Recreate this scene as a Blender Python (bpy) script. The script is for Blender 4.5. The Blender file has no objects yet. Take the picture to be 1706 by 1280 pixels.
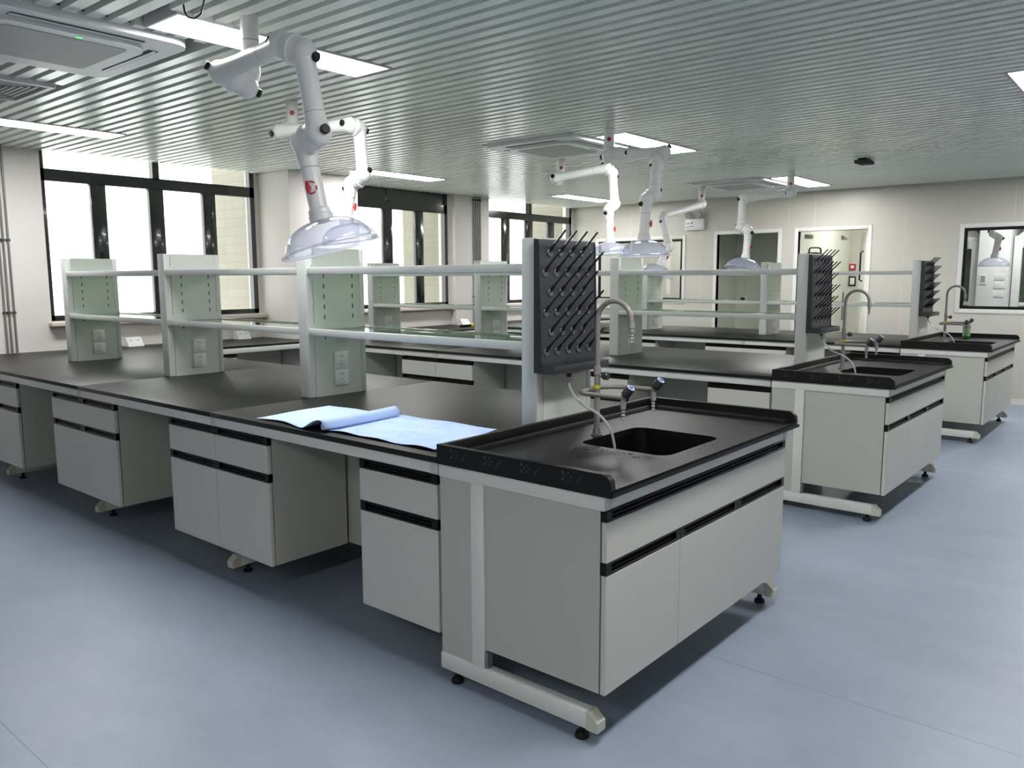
import bpy, bmesh, math, random
from mathutils import Vector, Matrix
random.seed(7)
PI = math.pi
S = bpy.context.scene
COL = S.collection

# ------------------------------------------------------------------ camera
CX, CY, CZ = 2.05327, -2.02073, 1.50878
YAW, PITCH, ROLL = 0.697609, -0.131322, -0.0030814
cy_, sy_, cp_, sp_ = math.cos(YAW), math.sin(YAW), math.cos(PITCH), math.sin(PITCH)
fw = Vector((-sy_*cp_, cy_*cp_, sp_)); rt = Vector((cy_, sy_, 0)); up = rt.cross(fw)
cr_, sr_ = math.cos(ROLL), math.sin(ROLL)
r2 = rt*cr_ + up*sr_; u2 = up*cr_ - rt*sr_
cam_data = bpy.data.cameras.new('camera'); cam = bpy.data.objects.new('camera', cam_data); COL.objects.link(cam)
M = Matrix((r2, u2, -fw)).transposed().to_4x4(); M.translation = (CX, CY, CZ)
cam.matrix_world = M
cam_data.sensor_width = 36.0; cam_data.lens = 1337.243/1706*36
cam_data.clip_start = 0.05; cam_data.clip_end = 200
S.camera = cam

# ------------------------------------------------------------------ world, exposure
W = bpy.data.worlds.new('overcast_sky'); S.world = W; W.use_nodes = True
bg = W.node_tree.nodes['Background']
bg.inputs['Color'].default_value = (1.0, 0.995, 0.97, 1); bg.inputs['Strength'].default_value = 1.9
S.view_settings.view_transform = 'Standard'; S.view_settings.look = 'None'
S.view_settings.exposure = 0.95; S.view_settings.gamma = 1.0; S.view_settings.use_curve_mapping = False
LAMP = 23.0
S.cycles.max_bounces = 10; S.cycles.transparent_max_bounces = 24
S.cycles.sample_clamp_indirect = 6.0

# ------------------------------------------------------------------ materials
def lin(c):
    c /= 255.0
    return c/12.92 if c <= 0.04045 else ((c+0.055)/1.055)**2.4
def rgb(r, g, b): return (lin(r), lin(g), lin(b), 1)
def mat(name, col, rough=0.5, spec=0.5, metal=0.0, emit=None, coat=0.0, bump=0.0, bscale=60.0, var=0.0, vscale=3.0, rvar=0.0):
    m = bpy.data.materials.new(name); m.use_nodes = True
    nt = m.node_tree; b = nt.nodes['Principled BSDF']
    b.inputs['Base Color'].default_value = rgb(*col)
    b.inputs['Roughness'].default_value = rough
    b.inputs['Specular IOR Level'].default_value = spec
    b.inputs['Metallic'].default_value = metal
    b.inputs['Coat Weight'].default_value = coat
    b.inputs['Coat Roughness'].default_value = 0.05
    if emit:
        b.inputs['Emission Color'].default_value = rgb(*emit[0]); b.inputs['Emission Strength'].default_value = emit[1]
    tc = nt.nodes.new('ShaderNodeTexCoord')
    if var > 0 or rvar > 0:
        n = nt.nodes.new('ShaderNodeTexNoise'); n.inputs['Scale'].default_value = vscale; n.inputs['Detail'].default_value = 6
        nt.links.new(tc.outputs['Object'], n.inputs['Vector'])
        if var > 0:
            rp = nt.nodes.new('ShaderNodeValToRGB')
            lo = tuple(max(0, c*(1-var)) for c in col); hi = tuple(min(255, c*(1+var)) for c in col)
            rp.color_ramp.elements[0].position = 0.3; rp.color_ramp.elements[1].position = 0.7
            rp.color_ramp.elements[0].color = rgb(*lo); rp.color_ramp.elements[1].color = rgb(*hi)
            nt.links.new(n.outputs['Fac'], rp.inputs['Fac']); nt.links.new(rp.outputs['Color'], b.inputs['Base Color'])
        if rvar > 0:
            mr = nt.nodes.new('ShaderNodeMapRange'); mr.inputs['To Min'].default_value = rough-rvar; mr.inputs['To Max'].default_value = rough+rvar
            nt.links.new(n.outputs['Fac'], mr.inputs['Value']); nt.links.new(mr.outputs['Result'], b.inputs['Roughness'])
    if bump > 0:
        n2 = nt.nodes.new('ShaderNodeTexNoise'); n2.inputs['Scale'].default_value = bscale
        bp = nt.nodes.new('ShaderNodeBump'); bp.inputs['Strength'].default_value = bump; bp.inputs['Distance'].default_value = 0.002
        nt.links.new(tc.outputs['Object'], n2.inputs['Vector']); nt.links.new(n2.outputs['Fac'], bp.inputs['Height']); nt.links.new(bp.outputs['Normal'], b.inputs['Normal'])
    return m
def clear(name, tint, haze, hazecol, rough=0.03, gloss=1.0):
    """thin clear sheet: see-through, fresnel reflection, a little milky body"""
    m = bpy.data.materials.new(name); m.use_nodes = True; nt = m.node_tree
    for n in list(nt.nodes): nt.nodes.remove(n)
    out = nt.nodes.new('ShaderNodeOutputMaterial'); tr = nt.nodes.new('ShaderNodeBsdfTransparent'); tr.inputs[0].default_value = (*tint, 1)
    d1 = nt.nodes.new('ShaderNodeBsdfDiffuse'); d1.inputs[0].default_value = rgb(*hazecol)
    d2 = nt.nodes.new('ShaderNodeBsdfTranslucent'); d2.inputs[0].default_value = rgb(*hazecol)
    df = nt.nodes.new('ShaderNodeMixShader'); df.inputs[0].default_value = 0.5
    nt.links.new(d1.outputs[0], df.inputs[1]); nt.links.new(d2.outputs[0], df.inputs[2])
    gl = nt.nodes.new('ShaderNodeBsdfGlossy'); gl.inputs['Roughness'].default_value = rough
    m1 = nt.nodes.new('ShaderNodeMixShader'); m1.inputs[0].default_value = haze
    m2 = nt.nodes.new('ShaderNodeMixShader'); lw = nt.nodes.new('ShaderNodeLayerWeight'); lw.inputs['Blend'].default_value = 0.5
    pw = nt.nodes.new('ShaderNodeMath'); pw.operation = 'POWER'; pw.inputs[1].default_value = 5.0      # Schlick: 0.04 + 0.96 (1-cos)^5
    mm = nt.nodes.new('ShaderNodeMath'); mm.operation = 'MULTIPLY_ADD'; mm.inputs[1].default_value = 0.96*gloss; mm.inputs[2].default_value = 0.04*gloss
    L = nt.links.new; L(lw.outputs['Facing'], pw.inputs[0])
    L(tr.outputs[0], m1.inputs[1]); L(df.outputs[0], m1.inputs[2]); L(pw.outputs[0], mm.inputs[0]); L(mm.outputs[0], m2.inputs[0])
    L(m1.outputs[0], m2.inputs[1]); L(gl.outputs[0], m2.inputs[2]); L(m2.outputs[0], out.inputs[0])
    return m

m_panel = mat('grey_melamine', (201, 201, 193), 0.42, 0.4)
m_side = mat('grey_melamine_side', (186, 187, 177), 0.5, 0.3)
m_frame = mat('white_powder_coat', (220, 221, 214), 0.35, 0.5)
m_joint = mat('rail_joint_plastic', (198, 202, 197), 0.4, 0.5)
m_cap = mat('foot_cap_plastic', (196, 196, 180), 0.4, 0.5)
m_black = mat('black_handle_plastic', (9, 9, 10), 0.3, 0.3)
m_blackin = mat('black_recess', (5, 5, 5), 0.5, 0.3)
m_top = mat('black_phenolic_top', (12, 12, 11), 0.43, 0.36, rvar=0.04, vscale=2.0)
m_sink = mat('black_basin', (10, 10, 11), 0.35, 0.4)
m_rubber = mat('black_rubber', (14, 14, 15), 0.6, 0.3)
m_rack = mat('white_rack_steel', (208, 213, 209), 0.3, 0.5)
m_rackin = mat('pale_green_grey_steel', (206, 211, 203), 0.3, 0.5)
m_slot = mat('dark_slot', (50, 54, 52), 0.6, 0.2)
m_socket = mat('white_socket_plastic', (226, 228, 228), 0.3, 0.5)
m_peg = mat('charcoal_plastic', (57, 59, 62), 0.36, 0.5, bump=0.1, bscale=400)
m_pegside = mat('charcoal_plastic_dark', (44, 46, 49), 0.4, 0.5)
m_collar = mat('grey_peg_collar', (92, 94, 97), 0.3, 0.5)
m_pin = mat('black_pin', (20, 21, 23), 0.35, 0.5)
m_faucet = mat('grey_epoxy_pipe', (134, 132, 130), 0.3, 0.5)
m_nozzle = mat('nozzle_grey', (148, 147, 146), 0.3, 0.5)
m_knobdark = mat('dark_blue_grey_knob', (52, 54, 62), 0.35, 0.5)
m_blue = mat('blue_cap', (72, 108, 190), 0.3, 0.5)
m_white = mat('plain_white', (232, 233, 233), 0.35, 0.5)
m_arm = mat('white_arm_plastic', (238, 239, 236), 0.32, 0.5)
m_ring = mat('white_ring', (234, 235, 234), 0.3, 0.5)
m_knob = mat('black_knob', (22, 22, 23), 0.45, 0.4)
m_red = mat('red_plastic', (178, 30, 44), 0.4, 0.5)
m_hood = clear('clear_hood_plastic', (0.975, 0.98, 0.995), 0.15, (222, 228, 252), 0.05, 0.9)
m_hoodlip = clear('clear_hood_lip', (0.95, 0.96, 0.985), 0.4, (240, 242, 252), 0.08)
m_hose = clear('clear_hose', (0.9, 0.9, 0.9), 0.72, (222, 224, 226), 0.1)
m_glass = clear('window_glass', (0.97, 0.985, 0.98), 0.0, (255, 255, 255), 0.01)
m_sglass = clear('green_shelf_glass', (0.84, 0.91, 0.85), 0.42, (164, 184, 158), 0.02, 1.6)
m_hglass = clear('fume_hood_sash_glass', (0.60, 0.66, 0.58), 0.1, (110, 120, 105), 0.02)
m_wall = mat('white_wall_paint', (219, 216, 211), 0.7, 0.2, bump=0.05, bscale=250)
m_fwall = mat('cream_wall_panel', (198, 197, 187), 0.36, 0.45)
m_trim = mat('white_trim', (222, 223, 218), 0.4, 0.4)
m_winframe = mat('dark_green_window_frame', (20, 25, 23), 0.16, 0.6, coat=0.6)
m_sill = mat('beige_sill', (216, 206, 194), 0.4, 0.4)
m_baffle = mat('grey_aluminium_baffle', (240, 245, 239), 0.25, 0.5)
m_void = mat('dark_ceiling_void', (70, 72, 70), 0.8, 0.2)
m_ac = mat('air_conditioner_white', (222, 224, 224), 0.4, 0.4)
m_acgrey = mat('air_conditioner_grille', (172, 174, 172), 0.5, 0.3)
m_dark = mat('dark_gap', (22, 23, 24), 0.6, 0.3)
m_lampframe = mat('lamp_frame', (214, 212, 212), 0.4, 0.4)
m_lamp = mat('lamp_diffuser', (255, 255, 255), 0.5, 0.0, emit=((255, 252, 252), LAMP))
m_green = mat('green_indicator', (60, 200, 90), 0.4, 0.3, emit=((70, 235, 110), 1.2))
m_pipe = mat('galvanised_conduit', (128, 128, 126), 0.35, 0.5, metal=0.3)
m_bottle = mat('green_bottle', (50, 110, 48), 0.2, 0.6)
m_label = mat('bottle_label', (120, 150, 100), 0.4, 0.4, var=0.5, vscale=60)
m_yellow = mat('yellow_sticker', (214, 214, 40), 0.4, 0.4)
m_corr = mat('corridor_wall_grey', (222, 225, 211), 0.6, 0.3)
m_steel = mat('brushed_steel', (150, 150, 148), 0.3, 0.5, metal=0.8)
m_shellw = mat('fume_hood_shell_white', (226, 228, 226), 0.4, 0.4)
m_louv = mat('louvre_grey', (150, 154, 152), 0.5, 0.3)
m_drop = mat('water_drop', (14, 14, 15), 0.03, 0.6)
m_mark = mat('faint_printed_mark', (70, 70, 84), 0.5, 0.3)
m_socketdark = mat('socket_holes', (40, 40, 44), 0.5, 0.3)
m_lens = mat('lamp_head_reflector', (180, 180, 178), 0.12, 0.6, metal=0.7)

# floor: blue grey vinyl, mottled, welded seams
def floor_mat():
    m = mat('blue_grey_vinyl', (166, 178, 203), 0.38, 0.45); nt = m.node_tree; b = nt.nodes['Principled BSDF']; L = nt.links.new
    tc = nt.nodes.new('ShaderNodeTexCoord')
    n1 = nt.nodes.new('ShaderNodeTexNoise'); n1.inputs['Scale'].default_value = 2.2; n1.inputs['Detail'].default_value = 8; n1.inputs['Roughness'].default_value = 0.65
    mp = nt.nodes.new('ShaderNodeMapping'); mp.inputs['Scale'].default_value = (1.0, 1.8, 1); L(tc.outputs['Object'], mp.inputs['Vector']); L(mp.outputs['Vector'], n1.inputs['Vector'])
    rp = nt.nodes.new('ShaderNodeValToRGB'); rp.color_ramp.elements[0].position = 0.3; rp.color_ramp.elements[1].position = 0.72
    rp.color_ramp.elements[0].color = rgb(136, 148, 164); rp.color_ramp.elements[1].color = rgb(149, 160, 176)
    L(n1.outputs['Fac'], rp.inputs['Fac'])
    sx = nt.nodes.new('ShaderNodeSeparateXYZ'); L(tc.outputs['Object'], sx.inputs['Vector'])
    a = nt.nodes.new('ShaderNodeMath'); a.operation = 'SUBTRACT'; a.inputs[1].default_value = 0.828; L(sx.outputs['Y'], a.inputs[0])
    d = nt.nodes.new('ShaderNodeMath'); d.operation = 'PINGPONG'; d.inputs[1].default_value = 1.0; L(a.outputs[0], d.inputs[0])
    lt = nt.nodes.new('ShaderNodeMath'); lt.operation = 'LESS_THAN'; lt.inputs[1].default_value = 0.0022; L(d.outputs[0], lt.inputs[0])
    mx = nt.nodes.new('ShaderNodeMix'); mx.data_type = 'RGBA'; L(lt.outputs[0], mx.inputs['Factor']); L(rp.outputs['Color'], mx.inputs['A']); mx.inputs['B'].default_value = rgb(118, 128, 146)
    L(mx.outputs['Result'], b.inputs['Base Color'])
    return m
m_floor = floor_mat()
def tile_mat():
    m = mat('beige_facade_tile', (206, 204, 186), 0.5, 0.3); nt = m.node_tree; b = nt.nodes['Principled BSDF']; L = nt.links.new
    tc = nt.nodes.new('ShaderNodeTexCoord'); mp = nt.nodes.new('ShaderNodeMapping'); mp.inputs['Rotation'].default_value = (PI/2, 0, 0); mp.inputs['Scale'].default_value = (1, 1, 1)
    br = nt.nodes.new('ShaderNodeTexBrick'); br.offset = 0.0
    br.inputs['Color1'].default_value = rgb(142, 140, 126); br.inputs['Color2'].default_value = rgb(137, 135, 121); br.inputs['Mortar'].default_value = rgb(127, 125, 112)
    br.inputs['Scale'].default_value = 1.0; br.inputs['Mortar Size'].default_value = 0.004; br.inputs['Brick Width'].default_value = 0.2; br.inputs['Row Height'].default_value = 0.1
    L(tc.outputs['Object'], mp.inputs['Vector']); L(mp.outputs['Vector'], br.inputs['Vector']); L(br.outputs['Color'], b.inputs['Base Color'])
    return m
m_tile = tile_mat()
def paper_mat(name, ink):
    m = mat(name, (188, 211, 246), 0.7, 0.2); nt = m.node_tree; b = nt.nodes['Principled BSDF']; L = nt.links.new
    if ink:
        tc = nt.nodes.new('ShaderNodeTexCoord'); mp = nt.nodes.new('ShaderNodeMapping'); mp.inputs['Rotation'].default_value = (0, 0, 0.05)
        br = nt.nodes.new('ShaderNodeTexBrick'); br.offset = 0.37; br.squash = 1.7; br.squash_frequency = 3
        br.inputs['Color1'].default_value = rgb(188, 211, 246); br.inputs['Color2'].default_value = rgb(180, 205, 245); br.inputs['Mortar'].default_value = rgb(140, 178, 234)
        br.inputs['Scale'].default_value = 1.0; br.inputs['Mortar Size'].default_value = 0.0016; br.inputs['Brick Width'].default_value = 0.11; br.inputs['Row Height'].default_value = 0.032
        n = nt.nodes.new('ShaderNodeTexNoise'); n.inputs['Scale'].default_value = 9; mx = nt.nodes.new('ShaderNodeMix'); mx.data_type = 'RGBA'
        r = nt.nodes.new('ShaderNodeValToRGB'); r.color_ramp.elements[0].position = 0.45; r.color_ramp.elements[1].position = 0.55
        L(tc.outputs['Object'], mp.inputs['Vector']); L(mp.outputs['Vector'], br.inputs['Vector']); L(tc.outputs['Object'], n.inputs['Vector']); L(n.outputs['Fac'], r.inputs['Fac'])
        L(r.outputs['Color'], mx.inputs['Factor']); mx.inputs['A'].default_value = rgb(188, 211, 246); L(br.outputs['Color'], mx.inputs['B'])
        L(mx.outputs['Result'], b.inputs['Base Color'])
    return m
m_paper1 = paper_mat('pale_blue_paper', False); m_paper2 = paper_mat('printed_blue_paper', True)

# ------------------------------------------------------------------ mesh helpers
class MB:
    def __init__(s): s.bm = bmesh.new()
    def _faces(s, n0, mi, smooth=False):
        s.bm.faces.ensure_lookup_table()
        for f in s.bm.faces[n0:]:
            f.material_index = mi; f.smooth = smooth
    def box(s, x0, y0, z0, x1, y1, z1, mi=0, bev=0.0, seg=2):
        n0 = len(s.bm.faces)
        t = bmesh.new(); r = bmesh.ops.create_cube(t, size=1.0)
        bmesh.ops.scale(t, vec=(abs(x1-x0), abs(y1-y0), abs(z1-z0)), verts=t.verts)
        bmesh.ops.translate(t, vec=((x0+x1)/2, (y0+y1)/2, (z0+z1)/2), verts=t.verts)
        if bev > 0: bmesh.ops.bevel(t, geom=list(t.edges), offset=bev, segments=seg, profile=0.5, affect='EDGES')
        s._merge(t); s._faces(n0, mi, False); return s
    def _merge(s, t):
        me = bpy.data.meshes.new('tmp'); t.to_mesh(me); t.free(); s.bm.from_mesh(me); bpy.data.meshes.remove(me)
    def poly(s, pts, mi=0):
        n0 = len(s.bm.faces); s.bm.faces.new([s.bm.verts.new(p) for p in pts]); s._faces(n0, mi); return s
    def prism(s, pts, ax, lo, hi, mi=0):
        """pts: 2-D outline; ax: axis of extrusion ('x': pts are (y,z), 'y': (x,z), 'z': (x,y))"""
        def P(p, h): return {'x': (h, p[0], p[1]), 'y': (p[0], h, p[1]), 'z': (p[0], p[1], h)}[ax]
        n0 = len(s.bm.faces)
        a = [s.bm.verts.new(P(p, lo)) for p in pts]; b = [s.bm.verts.new(P(p, hi)) for p in pts]; n = len(pts)
        s.bm.faces.new(a); s.bm.faces.new(list(reversed(b)))
        for i in range(n): s.bm.faces.new((a[i], b[i], b[(i+1) % n], a[(i+1) % n]))
        s._faces(n0, mi); return s
    def ring(s, c, ax1, ax2, r, n): return [s.bm.verts.new(c + ax1*(r*math.cos(2*PI*i/n)) + ax2*(r*math.sin(2*PI*i/n))) for i in range(n)]
    def lathe(s, prof, c, d, n=24, mi=0, cap0=True, cap1=True):
        """prof: list of (radius, distance along d from c)"""
        n0 = len(s.bm.faces); c = Vector(c); d = Vector(d).normalized()
        a1 = d.orthogonal().normalized(); a2 = d.cross(a1)
        prev = None; first = None
        for r, h in prof:
            R = s.ring(c + d*h, a1, a2, max(r, 1e-5), n)
            if prev:
                for i in range(n): s.bm.faces.new((prev[i], prev[(i+1) % n], R[(i+1) % n], R[i]))
            else: first = R
            prev = R
        if cap0: s.bm.faces.new(list(reversed(first)))
        if cap1: s.bm.faces.new(prev)
        s._faces(n0, mi, True); return s
    def cyl(s, p, q, r, r2_=None, n=16, mi=0):
        p = Vector(p); q = Vector(q); return s.lathe([(r, 0), (r if r2_ is None else r2_, (q-p).length)], p, q-p, n, mi)
    def ball(s, c, r, mi=0, sx=1, sy=1, sz=1, n=20):
        n0 = len(s.bm.faces); t = bmesh.new(); bmesh.ops.create_uvsphere(t, u_segments=n, v_segments=n//2+2, radius=r)
        bmesh.ops.scale(t, vec=(sx, sy, sz), verts=t.verts); bmesh.ops.translate(t, vec=c, verts=t.verts); s._merge(t); s._faces(n0, mi, True); return s
    def tube(s, pts, r, n=12, mi=0, caps=True):
        n0 = len(s.bm.faces); pts = [Vector(p) for p in pts]; rs = r if isinstance(r, (list, tuple)) else [r]*len(pts)
        t0 = (pts[1]-pts[0]).normalized(); a1 = t0.orthogonal().normalized(); prev = None; first = None
        for i, p in enumerate(pts):
            t = ((pts[min(i+1, len(pts)-1)]-pts[max(i-1, 0)])).normalized()
            a1 = (a1 - t*a1.dot(t)).normalized(); a2 = t.cross(a1)
            R = s.ring(p, a1, a2, rs[i], n)
            if prev:
                for k in range(n): s.bm.faces.new((prev[k], prev[(k+1) % n], R[(k+1) % n], R[k]))
            else: first = R
            prev = R
        if caps: s.bm.faces.new(list(reversed(first))); s.bm.faces.new(prev)
        s._faces(n0, mi, True); return s
    def build(s, name, mats, parent=None, label=None, cat=None, group=None, kind=None):
        me = bpy.data.meshes.new(name); o = bpy.data.objects.new(name, me); COL.objects.link(o)
        off = Vector((0, 0, 0))
        if parent is not None:
            o.parent = parent; r = parent
            while r is not None:
                off += Vector(r.get('_org', (0, 0, 0))) if r.parent is None else Vector((0, 0, 0)); r = r.parent
        else:
            vs = [v.co for v in s.bm.verts]
            if kind != 'structure':
                off = Vector(((min(v.x for v in vs)+max(v.x for v in vs))/2, (min(v.y for v in vs)+max(v.y for v in vs))/2, min(v.z for v in vs)))
                o.location = off
        bmesh.ops.translate(s.bm, vec=-off, verts=s.bm.verts)
        bmesh.ops.recalc_face_normals(s.bm, faces=s.bm.faces)
        s.bm.to_mesh(me); s.bm.free()
        if not isinstance(mats, (list, tuple)): mats = [mats]
        for m in mats: me.materials.append(m)
        me.set_sharp_from_angle(angle=0.6)
        tag(o, label, cat, group, kind)
        return o
def tag(o, label=None, cat=None, group=None, kind=None):
    if label: o['label'] = label
    if cat: o['category'] = cat
    if group: o['group'] = group
    if kind: o['kind'] = kind
    return o
ORG = {}
def thing(name, loc, label, cat, group=None, rz=0.0, local=False):
    """Empty at the thing's base; local=True when its parts are modelled around the origin"""
    o = bpy.data.objects.new(name, None); COL.objects.link(o); o.location = loc; o.rotation_euler = (0, 0, rz); o.empty_display_size = 0.1
    if not local: o['_org'] = tuple(loc)
    return tag(o, label, cat, group)
def copy_tree(o, parent=None):
    c = o.copy(); COL.objects.link(c)
    if parent is not None: c.parent = parent
    for ch in list(o.children): copy_tree(ch, c)
    return c
def clone(o, dv, label, group=None):
    c = copy_tree(o); c.location = Vector(o.location) + Vector(dv); c['label'] = label
    if group: c['group'] = group
    return c

# ------------------------------------------------------------------ key dimensions
XW, YF, ZC = -5.874, 9.038, 2.648           # window wall, far wall, underside of the baffles
ROWS = [0.0, 3.087, 6.175]
XR, YB, ZTOP = 4.3, -4.8, 2.98
WIN = [(0.905, 3.055), (3.96, 6.06), (6.85, 8.98)]
ZW0 = 1.13
BW = 1.53
ZT0, ZT1, ZRIM = 0.838, 0.862, 0.91

# ------------------------------------------------------------------ setting
MB().box(XW-0.2, YB-0.1, -0.1, XR+0.1, 13.2, 0.0).build('floor', m_floor, kind='structure')
# window wall with three openings up to the ceiling
b = MB()
ys = [YB-0.1] + [v for w in WIN for v in w] + [13.2]
for i in range(0, len(ys), 2): b.box(XW-0.18, ys[i], 0, XW, ys[i+1], ZTOP)
for w in WIN:
    b.box(XW-0.18, w[0], 0, XW, w[1], ZW0); b.box(XW-0.18, w[0], 2.70, XW, w[1], ZTOP)
b.build('wall_left', m_wall, kind='structure')
MB().box(XW-0.01, 3.10, 0, -5.30, 4.02, ZTOP).build('wall_column_wide', m_wall, kind='structure')
MB().box(XW-0.01, 6.10, 0, -5.774, 6.81, ZTOP).build('wall_column_shallow', m_wall, kind='structure')
for nm, (a, c) in zip(('wall_pier_near', 'wall_pier_middle', 'wall_pier_far'), ((3.12, 4.0), (6.12, 6.82), (9.02, 9.8))):
    MB().box(-6.85, a, -3.0, XW-0.181, c, 5.0).build(nm, m_tile, kind='structure')
MB().box(XR, YB-0.1, 0, XR+0.1, 13.2, ZTOP).build('wall_right', m_wall, kind='structure')
MB().box(XW-0.18, YB-0.1, 0, XR, YB, ZTOP).build('wall_back', m_wall, kind='structure')
# far wall with window, two doorways, window
OP = [(-5.42, -3.80, 1.12, 2.13), (-3.29, -2.38, 0, 2.125), (-2.10, -1.19, 0, 2.125), (-0.13, 1.95, 1.075, 2.135)]
b = MB(); x = XW
for (a, c, z0, z1) in OP:
    b.box(x, YF, 0, a, YF+0.08, ZTOP)
    if z0 > 0: b.box(a, YF, 0, c, YF+0.08, z0)
    b.box(a, YF, z1, c, YF+0.08, ZTOP); x = c
b.box(x, YF, 0, XR, YF+0.08, ZTOP)
b.build('wall_far', m_fwall, kind='structure')
b = MB()
for sx in (-4.75, -3.55, -2.24, -1.885, -0.75, 0.43, 1.6, 2.8):
    zb = 2.19 if -3.4 < sx < -1.1 or 0 < sx < 1.9 else 0.06
    b.box(sx-0.004, YF-0.0015, zb, sx+0.004, YF+0.001, 2.66)
b.build('trim_wall_panel_joints', mat('joint_strip', (212, 211, 203), 0.4), kind='structure')
b = MB()
for a, c in ((XW+0.9, -3.34), (-2.33, -2.15), (-1.14, XR)): b.box(a, YF-0.012, 0, c, YF, 0.065)
b.build('baseboard_far', m_trim, kind='structure')
# rooms behind the far wall
MB().box(-3.62, YF+0.08, 0, -3.56, 10.3, ZTOP).build('wall_corridor_left', m_corr, kind='structure')
MB().box(-3.56, 10.3, 0, -2.24, 10.38, ZTOP).build('wall_corridor_end', m_corr, kind='structure')
MB().box(-2.27, YF+0.09, 0, -2.21, 12.1, ZTOP).build('wall_corridor_right', m_corr, kind='structure')
MB().box(-2.21, 11.6, 0, -1.05, 11.7, ZTOP).build('wall_passage_end', m_fwall, kind='structure')
MB().box(-1.05, YF+0.09, 0, -0.99, 12.1, ZTOP).build('wall_passage_right', m_fwall, kind='structure')
MB().box(XW, 10.9, 0, -3.62, 11.0, ZTOP).build('wall_side_room', m_fwall, kind='structure')
MB().box(-1.05, 12.1, 0, XR, 12.2, ZTOP).build('wall_hood_room', m_wall, kind='structure')
MB().box(XW-0.18, YB-0.1, ZTOP, XR+0.1, 13.2, ZTOP+0.1).build('ceiling_slab', m_void, kind='structure')
MB().box(-3.56, YF+0.08, 2.62, XR, 12.1, 2.66).build('ceiling_back_rooms', m_wall, kind='structure')
MB().box(XW, YF+0.08, 2.62, -3.62, 10.9, 2.66).build('ceiling_side_room', m_wall, kind='structure')

# door frames
def door_frame(name, a, c, z1):
    b = MB(); w = 0.05
    for x0 in (a-w, c): b.box(x0, YF-0.012, 0, x0+w, YF+0.092, z1+w, 0, 0.004)
    b.box(a, YF-0.012, z1, c, YF+0.092, z1+w, 0, 0.004)
    return b.build(name, m_trim, kind='structure')
door_frame('door_1', OP[1][0], OP[1][1], OP[1][3])
d2 = door_frame('door_2', OP[2][0], OP[2][1], OP[2][3])
# glass door leaf standing open, hinged on the left jamb
leaf = thing('glass_door', (-2.04, 9.14, 0), 'frameless glass door leaf standing open in the right-hand doorway', 'door', rz=math.radians(66), local=True)
MB().box(0.02, -0.006, 0.02, 0.80, 0.006, 2.09).build('glass_pane', m_glass, leaf)
for zz in (2.03, 0.03):
    MB().box(0.0, -0.016, zz, 0.13, 0.016, zz+0.06, 0, 0.003).build('patch_hinge', m_steel, leaf)
MB().box(0.70, -0.016, 2.03, 0.80, 0.016, 2.09, 0, 0.003).build('patch_clip', m_steel, leaf)
MB().tube([(0.72, -0.05, 0.9), (0.72, -0.05, 1.3)], 0.012).build('pull_handle', m_steel, leaf)
leaf2 = thing('panel_door', (-1.215, 9.13, 0), 'grey panel door leaf with black pull, open behind the right doorway jamb', 'door', rz=math.radians(112), local=True)
MB().box(0.0, -0.02, 0.01, 0.80, 0.02, 2.10, 0, 0.003).build('door_panel', m_corr, leaf2)
MB().tube([(0.1, 0.035, 1.45), (0.1, 0.07, 1.47), (0.1, 0.07, 1.83), (0.1, 0.035, 1.85)], 0.011).build('pull_handle', m_black, leaf2)

# windows of the outside wall
def outside_window(name, y0, y1, solid_top):
    b = MB(); xa, xb = XW-0.075, XW-0.004; t = 0.045; zt0, zt1 = 2.388, 2.495; H = 2.70
    b.box(xa, y0, ZW0, xb, y0+t*0.7, H); b.box(xa, y1-t*1.2, ZW0, xb, y1, H)
    b.box(xa, y0, ZW0, xb, y1, ZW0+0.05); b.box(xa, y0, zt0, xb, y1, zt1)
    k = (y1-y0)/2.15
    mul = [(0.424, 0.565), (0.980, 1.128), (1.550, 1.690)]
    for a, c in mul: b.box(xa, y0+a*k, ZW0, xb-0.006, y0+c*k, zt0+0.01, 0, 0.006)
    b.box(xa, y0+1.025*k, zt1-0.01, xb, y0+1.092*k, H)
    if solid_top: b.box(xa+0.02, y0, zt1-0.01, xb-0.01, y1, H)
    f = b.build(name, m_winframe, kind='structure')
    g = MB()
    cuts = [0.03] + [v for m_ in mul for v in m_] + [2.10]
    for i in range(0, 8, 2):
        g.box(XW-0.045, y0+cuts[i]*k, ZW0+0.05, XW-0.041, y0+cuts[i+1]*k, zt0)
    if not solid_top:
        g.box(XW-0.045, y0+0.03, zt1, XW-0.041, y0+1.025*k, H); g.box(XW-0.045, y0+1.092*k, zt1, XW-0.041, y1-0.05, H)
    g.build('pane', m_glass, f)
    h = MB()
    for a, c in mul: h.box(xb-0.006, y0+(a+c)/2*k-0.012, 1.62, xb+0.012, y0+(a+c)/2*k+0.012, 1.76, 0, 0.004)
    h.build('window_handle', m_black, f)
    MB().box(XW-0.02, y0-0.03, ZW0-0.045, XW+0.10, y1+0.04, ZW0-0.008, 0, 0.006).build('window_sill', m_sill, f)
for i, (a, c) in enumerate(WIN): outside_window('window_%d' % (i+1), a, c, i == 1)
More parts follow.
